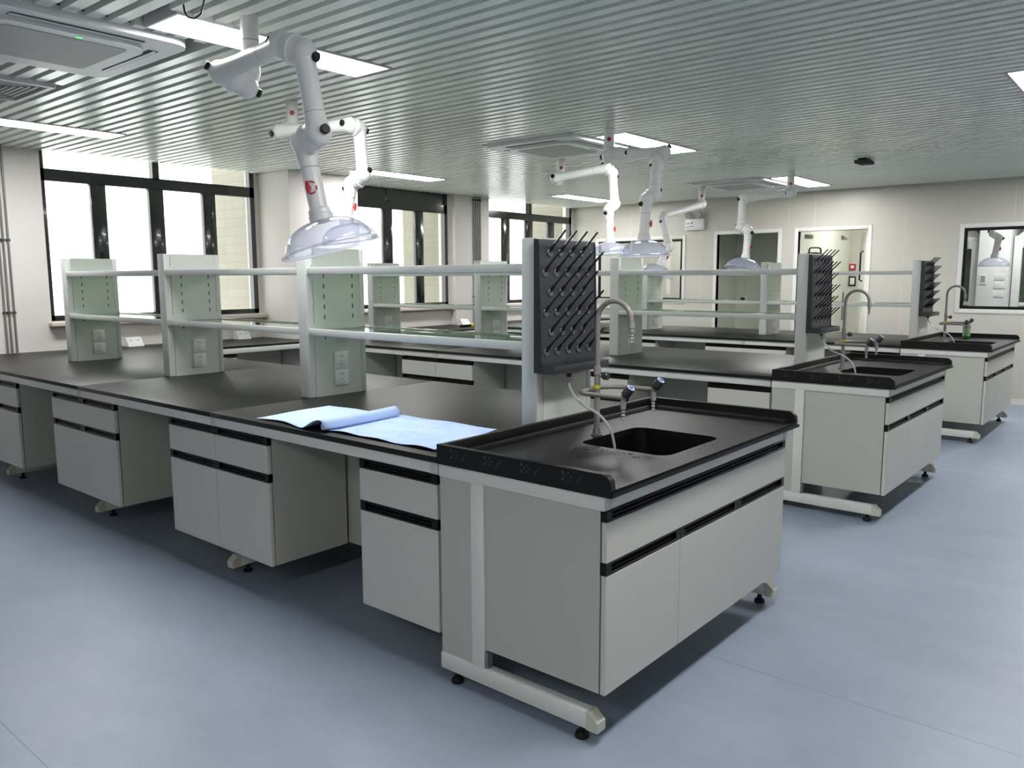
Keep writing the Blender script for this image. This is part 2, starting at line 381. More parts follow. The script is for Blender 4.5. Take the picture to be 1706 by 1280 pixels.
# inner windows
def inner_window(name, a, c, z0, z1):
    b = MB(); w = 0.05
    for q in ((a-w, z0-w, a, z1+w), (c, z0-w, c+w, z1+w), (a, z0-w, c, z0), (a, z1, c, z1+w)):
        b.box(q[0], YF-0.01, q[1], q[2], YF+0.09, q[3], 0, 0.003)
    f = b.build(name, m_trim, kind='structure')
    d = MB(); t = 0.035
    for q in ((a, z0, a+t, z1), (c-t, z0, c, z1), (a+t, z0, c-t, z0+t), (a+t, z1-t, c-t, z1)):
        d.box(q[0], YF+0.004, q[1], q[2], YF+0.03, q[3])
    d.build('black_border', m_blackin, f)
    MB().box(a+t, YF+0.014, z0+t, c-t, YF+0.02, z1-t).build('pane', m_glass, f)
inner_window('window_4', -5.37, -3.85, 1.165, 2.085)
inner_window('window_5', -0.08, 1.90, 1.12, 2.09)

# ------------------------------------------------------------------ ceiling fixtures + baffles
LX = (-4.79, -1.53, 1.31)
LIGHTS = []
for (x, y) in ((-4.66, 0.45), (-4.80, 4.20), (-4.76, 7.75), (-1.53, 0.45), (-1.60, 4.18), (-1.62, 7.80), (1.31, 3.98), (1.31, 0.30), (1.31, 7.75), (1.31, -3.30)):  # last panel is an added, unseen fill light behind the viewer
    LIGHTS.append((x-0.15, y-0.61, x+0.15, y+0.61))
ACS = [(-2.70, -0.86, -1.74, 0.11), (-2.74, 3.30, -1.80, 4.24), (-2.74, 7.03, -1.80, 7.97)]
GRILLE = (-3.76, -0.62, -3.17, 0.03)
cut = LIGHTS + ACS + [GRILLE]
b = MB(); PITCH_B, BWID, BH = 0.1, 0.059, 0.085; y = YB+0.06 + 0.0
BPH = 0.035
k0 = int((YB - BPH)/PITCH_B)
for k in range(k0, 200):
    yc = BPH + k*PITCH_B
    if yc < YB+0.05 or yc > YF-0.04: continue
    iv = [(XW+0.005, XR-0.005)]
    for (x0, y0, x1, y1) in cut:
        if y0-0.004 < yc+BWID/2 and y1+0.004 > yc-BWID/2:
            nv = []
            for (p, q) in iv:
                if x1+0.008 <= p or x0-0.008 >= q: nv.append((p, q)); continue
                if x0-0.008 > p: nv.append((p, x0-0.008))
                if x1+0.008 < q: nv.append((x1+0.008, q))
            iv = nv
    if 3.06 < yc < 4.06: iv = [(max(p, -5.295), q) for p, q in iv]
    elif 6.06 < yc < 6.85: iv = [(max(p, -5.77), q) for p, q in iv]
    for (p, q) in iv:
        if q-p > 0.02: b.box(p, yc-BWID/2, ZC, q, yc+BWID/2, ZC+BH)
b.build('ceiling', m_baffle, kind='structure')

lamp_lab = ['ceiling light panel at the left, beyond the near ceiling grille', 'ceiling light panel above the wall bench by the second window', 'ceiling light panel above the wall bench near the far corner',
 'ceiling light panel behind the nearest white extraction arm', 'ceiling light panel behind the middle bench extraction arm', 'ceiling light panel in front of the far wall doorways', 'ceiling light panel cut by the right picture edge',
 'ceiling light panel over the aisle beside the front sink', 'ceiling light panel over the far right aisle end', 'unseen ceiling light panel added as fill behind the viewer']
for i, (x0, y0, x1, y1) in enumerate(LIGHTS):
    t = thing('ceiling_light', ((x0+x1)/2, (y0+y1)/2, ZC-0.004), lamp_lab[i], 'ceiling light', 'white LED panel ceiling lights')
    f = MB(); w = 0.014
    for q in ((x0, y0, x0+w, y1), (x1-w, y0, x1, y1), (x0+w, y0, x1-w, y0+w), (x0+w, y1-w, x1-w, y1)): f.box(q[0], q[1], ZC-0.006, q[2], q[3], ZC+0.045)
    f.box(x0+w, y0+w, ZC+0.02, x1-w, y1-w, ZC+0.045)
    f.build('lamp_frame', m_lampframe, t)
    MB().box(x0+w, y0+w, ZC-0.003, x1-w, y1-w, ZC+0.012).build('diffuser', m_lamp, t)
def rrect(x0, y0, x1, y1, r, n=6):
    pts = []
    for (cx, cy, a0) in ((x1-r, y1-r, 0), (x0+r, y1-r, PI/2), (x0+r, y0+r, PI), (x1-r, y0+r, 1.5*PI)):
        for i in range(n+1):
            a = a0 + PI/2*i/n; pts.append((cx+r*math.cos(a), cy+r*math.sin(a)))
    return pts
ac_lab = ['white ceiling air conditioner at upper left, beside the nearest light panel', 'white ceiling air conditioner above the middle bench', 'white ceiling air conditioner above the back bench, furthest away']
for i, (x0, y0, x1, y1) in enumerate(ACS):
    cx, cy = (x0+x1)/2, (y0+y1)/2
    t = thing('ceiling_air_conditioner', (cx, cy, ZC-0.05), ac_lab[i], 'air conditioner', 'ceiling cassette air conditioners')
    MB().prism(rrect(x0, y0, x1, y1, 0.10), 'z', ZC-0.028, ZC+0.02).build('cover_panel', m_ac, t)
    s = 0.14
    MB().prism(rrect(x0+s, y0+s, x1-s, y1-s, 0.11), 'z', ZC-0.045, ZC-0.0281).build('inner_panel', m_ac, t)
    g = 0.215; gr = MB().prism(rrect(x0+g, y0+g, x1-g, y1-g, 0.03), 'z', ZC-0.0475, ZC-0.0451)
    gr.build('intake_grille', m_acgrey, t)
    for (q0, q1, q2, q3) in ((x0+0.20, y0+0.075, x1-0.20, y0+0.125), (x0+0.20, y1-0.125, x1-0.20, y1-0.075), (x0+0.075, y0+0.20, x0+0.125, y1-0.20), (x1-0.125, y0+0.20, x1-0.075, y1-0.20)):
        hz = (q2-q0) > (q3-q1)
        lv = MB().box(q0, q1, ZC-0.0295, q2, q3, ZC-0.0282, 0)
        if hz: lv.box(q0, (q1+q3)/2-0.004, ZC-0.034, q2, (q1+q3)/2+0.014, ZC-0.0296, 1)
        else: lv.box((q0+q2)/2-0.004, q1, ZC-0.034, (q0+q2)/2+0.014, q3, ZC-0.0296, 1)
        lv.build('air_louvre', [m_dark, m_ac], t)
    MB().box(x1-0.19, cy+0.02, ZC-0.0465, x1-0.178, cy+0.045, ZC-0.0449).build('indicator_light', m_green, t)
x0, y0, x1, y1 = GRILLE
t = thing('ceiling_grille', ((x0+x1)/2, (y0+y1)/2, ZC-0.02), 'square grey ceiling air grille at the left picture edge', 'ceiling grille')
f = MB(); w = 0.03
for q in ((x0, y0, x0+w, y1), (x1-w, y0, x1, y1), (x0+w, y0, x1-w, y0+w), (x0+w, y1-w, x1-w, y1)): f.box(q[0], q[1], ZC-0.02, q[2], q[3], ZC+0.03)
f.build('grille_frame', m_ac, t)
f = MB(); d = 0.03
for kk in range(1, 9):
    a = w + kk*0.03
    if a > 0.28: break
    for q in ((x0+a, y0+a, x0+a+0.018, y1-a), (x1-a-0.018, y0+a, x1-a, y1-a), (x0+a, y0+a, x1-a, y0+a+0.018), (x0+a, y1-a-0.018, x1-a, y1-a)): f.box(q[0], q[1], ZC-0.014, q[2], q[3], ZC+0.01)
f.build('grille_slats', m_acgrey, t)
MB().box(x0+w, y0+w, ZC+0.015, x1-w, y1-w, ZC+0.03).build('grille_backing', m_dark, t)
t = thing('ceiling_speaker', (-0.48, 6.37, ZC-0.05), 'small dark box hanging under the ceiling baffles above the back bench', 'ceiling speaker')
MB().box(-0.545, 6.26, ZC-0.045, -0.415, 6.48, ZC-0.012, 0, 0.008).build('housing', m_void, t)
MB().box(-0.52, 6.30, ZC-0.012, -0.44, 6.44, ZC+0.03).build('bracket', m_dark, t)
MB().tube([(-1.25, -0.20, ZC-0.006), (-1.262, -0.19, ZC-0.03), (-1.275, -0.17, ZC-0.045), (-1.26, -0.15, ZC-0.05), (-1.20, -0.15, ZC-0.04), (-1.12, -0.18, ZC-0.01), (-1.07, -0.20, ZC+0.03)], 0.004, 8).build('light_cable', m_black,
    label='thin black cable looping from the nearest ceiling light panel', cat='cable')

# ------------------------------------------------------------------ base cabinets
def handle_strip(root, x0, x1, z0, z1, cuts, name='handle'):
    """black recessed finger-pull rail, one handle per stretch between cuts"""
    xs = [x0] + list(cuts) + [x1]
    for i in range(len(xs)-1):
        a, c = xs[i]+0.001, xs[i+1]-0.001
        h = MB()
        h.box(a, 0.020, z0+0.001, c, 0.023, z1-0.001, 1)
        h.box(a, 0.0, z1-0.007, c, 0.020, z1-0.001, 0, 0.0015, 1); h.box(a, 0.0, z0+0.001, c, 0.020, z0+0.009, 0, 0.0015, 1)
        e = 0.03
        h.box(a, 0.001, z0+0.009, a+e, 0.020, z1-0.007, 0); h.box(c-e, 0.001, z0+0.009, c, 0.020, z1-0.007, 0)
        h.box(a+e, 0.010, z0+0.009, c-e, 0.020, z0+0.017, 0)
        h.build(name, [m_black, m_blackin], root)
def cabinet(name, loc, rz, w, depth, doors, drawers, label, group, handles_top=None):
    t = thing(name, loc, label, 'cabinet', group, rz, True)
    z0, zd, zs0, zs1, zt0, zt1 = 0.178, 0.575, 0.575, 0.618, 0.750, 0.789
    b = MB(); k = 0.018
    b.box(0.0, 0.024, z0, k, depth, zt1); b.box(w-k, 0.024, z0, w, depth, zt1); b.box(k, 0.024, z0, w-k, depth, z0+k); b.box(k, depth-k, z0+k, w-k, depth, zt1)
    b.box(k, 0.024, zt1-0.06, w-k, 0.042, zt1); b.box(k, 0.024, zd-0.02, w-k, 0.042, zs1+0.02)
    b.build('cabinet_body', m_side, t)
    n = doors
    for i in range(n):
        a, c = w*i/n+0.0015, w*(i+1)/n-0.0015
        d = MB().box(a, 0.0, z0-0.002, c, 0.019, zd, 0, 0.0015, 1).build('door', m_panel, t)
    n = drawers
    for i in range(n):
        a, c = w*i/n+0.0015, w*(i+1)/n-0.0015
        MB().box(a, 0.0, zs1, c, 0.019, zt0, 0, 0.0015, 1).build('drawer_front', m_panel, t)
    ht = drawers if handles_top is None else handles_top
    handle_strip(t, 0, w, zt0, zt1, [w*i/ht for i in range(1, ht)])
    handle_strip(t, 0, w, zs0, zs1, [w*i/doors for i in range(1, doors)])
    return t
RN = ['front bench', 'middle bench', 'back bench']
YC = 0.015
cabs = []
specs = [('D', -0.462, 0.447, 1, 1, None), ('C', -2.022, 0.910, 2, 2, None), ('B', -3.566, 0.905, 2, 1, 2), ('A', -4.96, 0.775, 2, 1, 2)]
clab = {'D': 'grey single-door cabinet of the %s, right beside its sink station', 'C': 'grey two-door two-drawer cabinet of the %s, second from the sink station',
        'B': 'grey two-door cabinet of the %s with one wide drawer, third from the sink station', 'A': 'grey base cabinet of the %s nearest the window wall'}
for (k, x, w, nd, nr, ht) in specs:
    cabs.append((k, cabinet('base_cabinet', (x, YC, 0), 0, w, 0.44, nd, nr, clab[k] % RN[0], 'grey base cabinets under the black benches', ht)))
for ri in (1, 2):
    for k, c in cabs:
        if ri == 1 and k == 'B': cabinet('base_cabinet', (-3.60, ROWS[1]+YC, 0), 0, 0.905, 0.44, 2, 2, 'grey two-door two-drawer cabinet of the middle bench, third from its sink station', 'grey base cabinets under the black benches', 2)
        else: clone(c, (0, ROWS[ri], 0), clab[k] % RN[ri])

# ------------------------------------------------------------------ bench frames
def foot_y(root, x, y0, y1, w=0.045, z0=0.045, z1=0.108):
    f = MB().box(x-w/2, y0+0.045, z0, x+w/2, y1-0.045, z1, 0, 0.004).build('foot_beam', m_frame, root)
    for s, yy in ((1, y0), (-1, y1)):
        pr = [(yy, z0), (yy+s*0.046, z0), (yy+s*0.046, z1), (yy+s*0.036, z1), (yy, z0+0.034)]
        MB().prism(pr, 'x', x-w/2-0.002, x+w/2+0.002).build('end_cap', m_cap, f)
    for yy in (y0+0.10, y1-0.10):
        MB().lathe([(0.024, 0), (0.024, 0.008), (0.014, 0.016), (0.010, 0.02), (0.010, 0.047)], (x, yy, 0), (0, 0, 1), 14).build('leveller', m_rubber, f)
def row_frame(y0, label):
    t = thing('bench_frame', (-2.5, y0+BW/2, 0), label, 'bench frame', 'white steel bench frames')
    P = [-0.035, -1.585, -3.14, -4.68]
    xs = [-4.98] + list(reversed(P)); 
    for yy, s in ((y0+0.018, 1), (y0+BW-0.058, -1)):
        for a, c in zip(xs[:-1], xs[1:]):
            MB().box(a+0.021, yy, 0.79, c-0.021, yy+0.04, ZT0-0.0005, 0, 0.003).build('rail', m_frame, t)
        for x in P: MB().box(x-0.0205, yy-0.001, 0.789, x+0.0205, yy+0.04, ZT0-0.0005, 0, 0.003).build('rail_joint', m_joint, t)
    for x in P:
        for yy in (y0+0.50, y0+0.99): MB().box(x-0.022, yy, 0.10, x+0.022, yy+0.04, ZT0-0.001, 0, 0.003).build('post', m_frame, t)
        MB().box(x-0.02, y0+0.06, 0.795, x+0.02, y0+BW-0.06, ZT0-0.001).build('cross_bar', m_frame, t)
        foot_y(t, x, y0+0.075, y0+BW-0.075)
    for a, c in zip(xs[:-1], xs[1:]):
        MB().box(a+0.022, y0+0.475, 0.176, c-0.022, y0+0.492, 0.79).build('back_panel', m_side, t)
        MB().box(a+0.022, y0+1.035, 0.05, c-0.022, y0+1.052, 0.79).build('back_panel', m_side, t)  # added hidden panel, blocks light from the far aisle under the bench
    return t
fr = row_frame(0.0, 'white steel frame and feet of the front bench nearest the camera')
clone(fr, (0, ROWS[1], 0), 'white steel frame and feet of the middle bench'); clone(fr, (0, ROWS[2], 0), 'white steel frame and feet of the back bench')

# ------------------------------------------------------------------ worktops
wt = thing('worktop', (-2.5, BW/2, ZT0), 'black worktop of the front bench, carrying the blue paper sheets', 'worktop', 'black laboratory worktops')
for a, c in ((-4.998, -3.122), (-3.120, -1.576), (-1.574, -0.002)):
    MB().box(a, 0.0, ZT0, c, BW, ZT1, 0, 0.0025, 2).build('slab', m_top, wt)
clone(wt, (0, ROWS[1], 0), 'black worktop of the middle bench, behind the front rack'); clone(wt, (0, ROWS[2], 0), 'black worktop of the back bench, in front of the doorways')
ww = thing('worktop', (-5.4, 4.5, ZT0), 'black worktop running along the window wall under the windows', 'worktop', 'black laboratory worktops')
for (a, c, y0, y1) in ((XW+0.002, -5.0, 0.0, 3.097), (-5.297, -5.0, 3.099, 4.023), (XW+0.002, -5.0, 4.025, 6.095), (-5.771, -5.0, 6.097, 6.813), (XW+0.002, -5.0, 6.815, YF-0.003)):
    MB().box(a, y0, ZT0, c, y1, ZT1, 0, 0.002, 1).build('slab', m_top, ww)
wf = thing('bench_frame', (-5.4, 4.5, 0), 'white steel frame of the bench along the window wall', 'bench frame', 'white steel bench frames')
for (a, c) in ((BW+0.02, ROWS[1]-0.03), (ROWS[1]+BW+0.02, ROWS[2]-0.03), (ROWS[2]+BW+0.02, YF-0.01)):
    MB().box(-5.03, a, 0.79, -4.99, c, ZT0-0.0005, 0, 0.003).build('rail', m_frame, wf)
    MB().box(-5.52, a, 0.176, -5.50, c, 0.79).build('back_panel', m_side, wf)
    MB().box(-5.035, c-0.02, 0.10, -4.99, c+0.0, 0.789, 0, 0.003).build('post', m_frame, wf)
    f = MB().box(-5.72, c-0.062, 0.045, -5.04, c-0.02, 0.105, 0, 0.004).build('foot_beam', m_frame, wf)
    for xx in (-5.12, -5.6): MB().lathe([(0.024, 0), (0.024, 0.008), (0.012, 0.016), (0.010, 0.047)], (xx, c-0.04, 0), (0, 0, 1), 12).build('leveller', m_rubber, f)
wl = ['grey cabinet under the window bench between front and middle benches', 'grey cabinet under the window bench between middle and back benches', 'grey cabinet under the window bench in the far corner']
for i, (ya, wdt) in enumerate(((1.56, 0.66), (4.66, 0.80), (7.76, 0.90))):
    cabinet('base_cabinet', (-4.985, ya, 0), PI/2, wdt, 0.44, 2, 1, wl[i], 'grey base cabinets under the black benches', 2)

# ------------------------------------------------------------------ sink stations
def sink_top(label):
    t = thing('sink_worktop', (0.376, BW/2, ZT0), label, 'sink worktop', 'black sink worktops at the bench ends')
    # slab with a rounded hole
    bm = bmesh.new(); ho = rrect(0.25, 0.53, 0.645, 0.985, 0.055, 6)
    outer = [(0.001, 0.0), (0.752, 0.0), (0.752, BW), (0.001, BW)]
    ov = [bm.verts.new((x, y, ZT1)) for x, y in outer]; hv = [bm.verts.new((x, y, ZT1)) for x, y in ho]
    es = [bm.edges.new((ov[i], ov[(i+1) % 4])) for i in range(4)] + [bm.edges.new((hv[i], hv[(i+1) % len(hv)])) for i in range(len(hv))]
    bmesh.ops.triangle_fill(bm, use_beauty=True, use_dissolve=False, edges=es)
    for f in list(bm.faces):
        c = f.calc_center_median()
        if 0.26 < c.x < 0.63 and 0.54 < c.y < 0.975 and all(0.249 < v.co.x < 0.646 and 0.529 < v.co.y < 0.986 for v in f.verts): bm.faces.remove(f)
    r = bmesh.ops.extrude_face_region(bm, geom=list(bm.faces)); bmesh.ops.translate(bm, vec=(0, 0, -(ZT1-ZT0)), verts=[e for e in r['geom'] if isinstance(e, bmesh.types.BMVert)])
    b = MB(); b.bm.free(); b.bm = bm
    b.build('slab', m_top, t)
    L = MB(); h = 0.756; tk = 0.024
    end = [(0.0, ZT1), (0.0, ZRIM), (h-0.035, ZRIM), (h-0.018, ZRIM-0.006), (h-0.006, ZRIM-0.02), (h-0.002, ZT1)]
    L.prism(end, 'y', 0.0, tk); L.prism(end, 'y', BW-tk, BW); L.box(0.0, tk, ZT1, tk, BW-tk, ZRIM, 0, 0.003)
    for (yy, s) in ((tk, 1), (BW-tk, -1)): L.prism([(yy, ZT1), (yy+s*0.016, ZT1), (yy+s*0.006, ZT1+0.005), (yy, ZT1+0.012)], 'x', tk, h-0.05)
    L.prism([(tk, ZT1), (tk+0.016, ZT1), (tk+0.006, ZT1+0.005), (tk, ZT1+0.012)], 'y', tk, BW-tk)
    L.prism([(0.0, ZT1-0.012), (0.753, ZT1-0.012), (0.762, ZT1-0.006), (0.762, ZT0+0.004), (0.753, ZT0), (0.753, ZT1-0.012)][1:5], 'y', 0.0, BW)
    L.build('raised_rim', m_top, t)
    b = MB(); z = ZT0; zb = 0.56; n = len(ho); cx, cy = 0.4475, 0.7575
    A = [b.bm.verts.new((x, y, z)) for x, y in ho]; B = [b.bm.verts.new((cx+(x-cx)*0.94, cy+(y-cy)*0.94, zb)) for x, y in ho]
    for i in range(n): b.bm.faces.new((A[i], A[(i+1) % n], B[(i+1) % n], B[i]))
    b.bm.faces.new(B)
    b.build('sink_basin', m_sink, t)
    MB().lathe([(0.03, 0), (0.03, 0.004), (0.012, 0.006)], (cx, cy, zb), (0, 0, 1), 16).build('drain', m_steel, t)
    return t
def marks(root, spots):
    for x in spots:
        q = MB()
        for i in range(4):
            for j in range(3):
                if (i+j) % 2 == 0:
                    xx, zz = x+i*0.011, 0.872+j*0.011; r = 0.0042 if i else 0.0068
                    q.poly([(xx-r, -0.0006, zz), (xx, -0.0006, zz-r), (xx+r, -0.0006, zz), (xx, -0.0006, zz+r)])
        q.poly([(x+0.05, -0.0006, 0.866), (x+0.054, -0.0006, 0.866), (x+0.078, -0.0006, 0.896), (x+0.074, -0.0006, 0.896)])
        q.build('printed_mark', m_mark, root)
def sink_frame(label):
    t = thing('bench_frame', (0.36, BW/2, 0), label, 'bench frame', 'white steel bench frames')
    for (ya, yb, s) in ((0.012, 0.055, 1), (BW-0.075, BW-0.032, -1)):
        MB().box(-0.004, ya, 0.788, 0.721, yb, ZT0-0.0005, 0, 0.003).build('rail', m_frame, t)
        MB().box(0.153, ya+0.0006, 0.10, 0.213, yb, 0.7885, 0, 0.003).build('post', m_frame, t)
        f = MB().box(-0.006, ya, 0.045, 0.660, yb, 0.108, 0, 0.004).build('foot_beam', m_frame, t)
        MB().prism([(0.660, 0.045), (0.706, 0.045), (0.706, 0.079), (0.672, 0.108), (0.660, 0.108)], 'y', ya-0.002, yb+0.002).build('end_cap', m_cap, f)
        for xx in (0.06, 0.63): MB().lathe([(0.024, 0), (0.024, 0.01), (0.018, 0.02), (0.010, 0.024), (0.010, 0.046)], (xx, (ya+yb)/2, 0), (0, 0, 1), 14).build('leveller', m_rubber, f)
        MB().box(-0.003, ya+0.006 if s > 0 else yb-0.02, 0.109, 0.152, ya+0.02 if s > 0 else yb-0.006, 0.787).build('side_panel', m_side, t)
        MB().box(0.214, ya+0.004 if s > 0 else yb-0.03, 0.112, 0.228, ya+0.03 if s > 0 else yb-0.004, 0.172).build('corner_bracket', m_steel, t)
    MB().box(0.69, 0.056, 0.789, 0.7215, BW-0.076, ZT0-0.0005, 0, 0.003).build('front_rail', m_frame, t)
    for yy in (0.0125, BW-0.0745): MB().box(0.700, yy, 0.7885, 0.7225, yy+0.042, ZT0-0.0004, 0, 0.003).build('rail_joint', m_joint, t)
    return t
def sink_cabinet(label):
    return cabinet('sink_cabinet', (0.724, 0.022, 0), PI/2, 1.452, 0.508, 3, 1, label, 'wide grey cabinets under the sinks', 1)
st = ['nearest sink station', 'middle sink station', 'furthest sink station']
s0 = sink_top('black sink worktop nearest the camera, raised rim on three sides'); s1 = clone(s0, (0, ROWS[1], 0), 'black sink worktop at the end of the middle bench'); s2 = clone(s0, (0, ROWS[2], 0), 'black sink worktop at the end of the back bench, green bottle on it')
marks(s0, (0.075, 0.235, 0.40, 0.57)); marks(s1, (0.085, 0.255, 0.43, 0.60))
f0 = sink_frame('white steel frame with floor beam under the nearest sink station'); clone(f0, (0, ROWS[1], 0), 'white steel frame under the middle sink station'); clone(f0, (0, ROWS[2], 0), 'white steel frame under the furthest sink station')
c0 = sink_cabinet('wide grey three-door cabinet under the nearest sink'); clone(c0, (0, ROWS[1], 0), 'wide grey three-door cabinet under the middle sink'); clone(c0, (0, ROWS[2], 0), 'wide grey three-door cabinet under the furthest sink')

# ------------------------------------------------------------------ faucets
def arc(cx, cz, r, a0, a1, n, y): return [(cx+r*math.cos(a0+(a1-a0)*i/n), y, cz+r*math.sin(a0+(a1-a0)*i/n)) for i in range(n+1)]
def nozzle(b, x, y, z, h, mi=0):
    b.lathe([(0.011, 0), (0.011, 0.022), (0.006, 0.027), (0.0085, 0.034), (0.0055, 0.040), (0.0085, 0.048), (0.0055, 0.054), (0.0075, 0.062), (0.004, h)], (x, y, z), (0, 0, -1), 14, mi)
def faucet(label):
    x, y = 0.221, 0.71
    t = thing('lab_faucet', (x, y, ZT1), label, 'faucet', 'grey laboratory faucets')
    MB().lathe([(0.026, 0), (0.026, 0.004), (0.017, 0.010), (0.0145, 0.03)], (x, y, ZT1), (0, 0, 1), 20).build('base_flange', m_steel, t)
    MB().cyl((x, y, ZT1+0.02), (x, y, 1.118), 0.0125).build('pole', m_faucet, t)
    MB().lathe([(0.0155, 0), (0.0155, 0.03), (0.014, 0.035)], (x, y, 1.115), (0, 0, 1), 18).build('collar', m_faucet, t)
    r = 0.079
    MB().tube([(x, y, 1.14), (x, y, 1.25), (x, y, 1.338)] + arc(x+r, 1.338, r, PI, 0.0, 14, y)[1:] + [(x+2*r+0.002, y, 1.325)], 0.0105, 14).build('spout', m_faucet, t)
    b = MB(); b.lathe([(0.0135, 0), (0.0135, 0.02), (0.010, 0.024)], (x+2*r+0.002, y, 1.332), (0, 0, -1), 14); nozzle(b, x+2*r+0.002, y, 1.316, 0.04); b.build('spout_nozzle', m_nozzle, t)
    b = MB().cyl((x+0.01, y, 1.112), (x+0.03, y, 1.112), 0.006, mi=1); b.lathe([(0.013, 0), (0.016, 0.004), (0.0165, 0.022), (0.013, 0.027)], (x+0.028, y, 1.112), (1, 0.0, 0), 14)
    b.build('side_valve_knob', [m_knobdark, m_nozzle], t)
    zA = 1.046; pts = [(0.405, 0.62, zA), (0.30, 0.62, zA), (0.22, 0.625, zA), (0.188, 0.65, zA), (0.183, 0.71, zA+0.004), (0.196, 0.78, zA+0.007), (0.24, 0.832, zA+0.007), (0.30, 0.848, zA+0.007), (0.402, 0.85, zA+0.007)]
    # smooth the U
    sm = []
    for i in range(len(pts)-1):
        p0, p1, p2, p3 = (Vector(pts[max(i-1, 0)]), Vector(pts[i]), Vector(pts[i+1]), Vector(pts[min(i+2, len(pts)-1)]))
        for q in range(4):
            u = q/4; sm.append(0.5*((2*p1)+(-p0+p2)*u+(2*p0-5*p1+4*p2-p3)*u*u+(-p0+3*p1-3*p2+p3)*u**3))
    sm.append(Vector(pts[-1]))
    MB().tube(sm, 0.0095, 12).build('branch_pipe', m_faucet, t)
    MB().tube([(0.19, 0.71, zA+0.004), (x, 0.71, zA+0.004)], 0.011, 12).build('branch_joint', m_faucet, t)
    for yy, zz in ((0.62, zA), (0.85, zA+0.007)):
        v = MB(); v.ball((0.404, yy, zz), 0.0135); v.cyl((0.404, yy, zz+0.005), (0.404, yy, zz-0.03), 0.0115); nozzle(v, 0.404, yy, zz-0.022, 0.066)
        vb = v.build('valve', m_nozzle, t)
        d = Vector((0.62, 0.0, 0.78)).normalized(); p = Vector((0.404, yy, zz))
        k = MB().lathe([(0.011, 0.006), (0.0185, 0.014), (0.0185, 0.048), (0.0165, 0.053)], p, d, 18).build('tap_knob', m_knobdark, vb)
        cpb = MB(); cpb.lathe([(0.0155, 0.0531), (0.0155, 0.0545)], p, d, 18, 0); cpb.lathe([(0.0105, 0.0546), (0.0105, 0.0556)], p, d, 18, 1)
        cpb.build('blue_cap', [m_white, m_blue], vb)
    MB().lathe([(0.0138, 0), (0.0138, 0.014)], (x, y, 1.058), (0, 0, 1), 14).build('yellow_sticker', m_yellow, t)
    return t
fa = faucet('grey swan-neck faucet on the nearest sink worktop'); clone(fa, (0, ROWS[1], 0), 'grey swan-neck faucet on the middle sink worktop'); clone(fa, (0, ROWS[2], 0), 'grey swan-neck faucet on the furthest sink worktop')

# ------------------------------------------------------------------ reagent racks
UP = [0.003, -1.568, -3.108, -4.672]; UT = 0.085; UY0, UY1 = 0.588, 0.985; UZ = 1.673
def rack(label):
    t = thing('reagent_rack', (-2.35, 0.785, ZT1), label, 'reagent rack', 'white two-tier reagent racks on the benches')
    for i, xr in enumerate(UP):
        b = MB(); xl = xr-UT
        b.box(xl, UY0, ZT1, xr, UY0+0.045, UZ, 0, 0.006, 2); b.box(xl, UY1-0.035, ZT1, xr, UY1, UZ, 0, 0.006, 2)
        b.box(xl+0.0015, UY0+0.046, ZT1, xr-0.0015, UY1-0.036, UZ-0.0005, 1)
        for yy in (0.703, 0.898):
            for zz in (1.02+0.056*k for k in range(10)):
                if 1.19 < zz < 1.29 or zz < 1.14: continue
                b.box(xr-0.0016, yy-0.003, zz-0.012, xr-0.0008, yy+0.003, zz+0.012, 2)
        u = b.build('upright', [m_rack, m_rackin, m_slot], t)
        if i > 0:
            for zz in (1.013, 0.913):
                q = MB(); q.box(xr-0.0014, 0.758, zz, xr+0.008, 0.850, zz+0.09, 0, 0.003)
                for (yy, z2, w, h) in ((0.797, 0.066, 0.004, 0.010), (0.811, 0.066, 0.004, 0.010), (0.804, 0.036, 0.004, 0.008), (0.792, 0.018, 0.007, 0.003), (0.816, 0.018, 0.007, 0.003), (0.804, 0.013, 0.003, 0.008)):
                    q.box(xr+0.008, yy-w/2, zz+z2-h/2, xr+0.0084, yy+w/2, zz+z2+h/2, 1)
                q.build('socket', [m_socket, m_socketdark], u)
    for a, c in zip(UP[1:], UP[:-1]):
        xa, xb = a+0.0005, c-UT-0.0005
        for z in (1.205, 1.532):
            s = MB().box(xa+0.001, UY0+0.02, z+0.018, xb-0.001, UY1-0.012, z+0.026).build('shelf', m_sglass, t)
            MB().box(xa, UY0+0.003, z, xb, UY0+0.030, z+0.036, 0, 0.003).build('front_rail', m_rack, s)
            MB().box(xa, UY1-0.014, z, xb, UY1-0.002, z+0.034, 0, 0.002).build('back_rail', m_sglass if z < 1.3 else m_rack, s)
            for xx, sg in ((xa, 1), (xb, -1)):
                MB().prism([(UY0+0.004, z+0.03), (UY0+0.055, z+0.075), (UY1-0.03, z+0.075), (UY1-0.03, z+0.028), (UY0+0.03, z+0.028)], 'x', min(xx, xx+sg*0.002), max(xx, xx+sg*0.002)).build('end_bracket', m_rack, s)
    return t
rk = rack('white two-tier reagent rack on the front bench'); clone(rk, (0, ROWS[1], 0), 'white two-tier reagent rack on the middle bench'); clone(rk, (0, ROWS[2], 0), 'white two-tier reagent rack on the back bench')

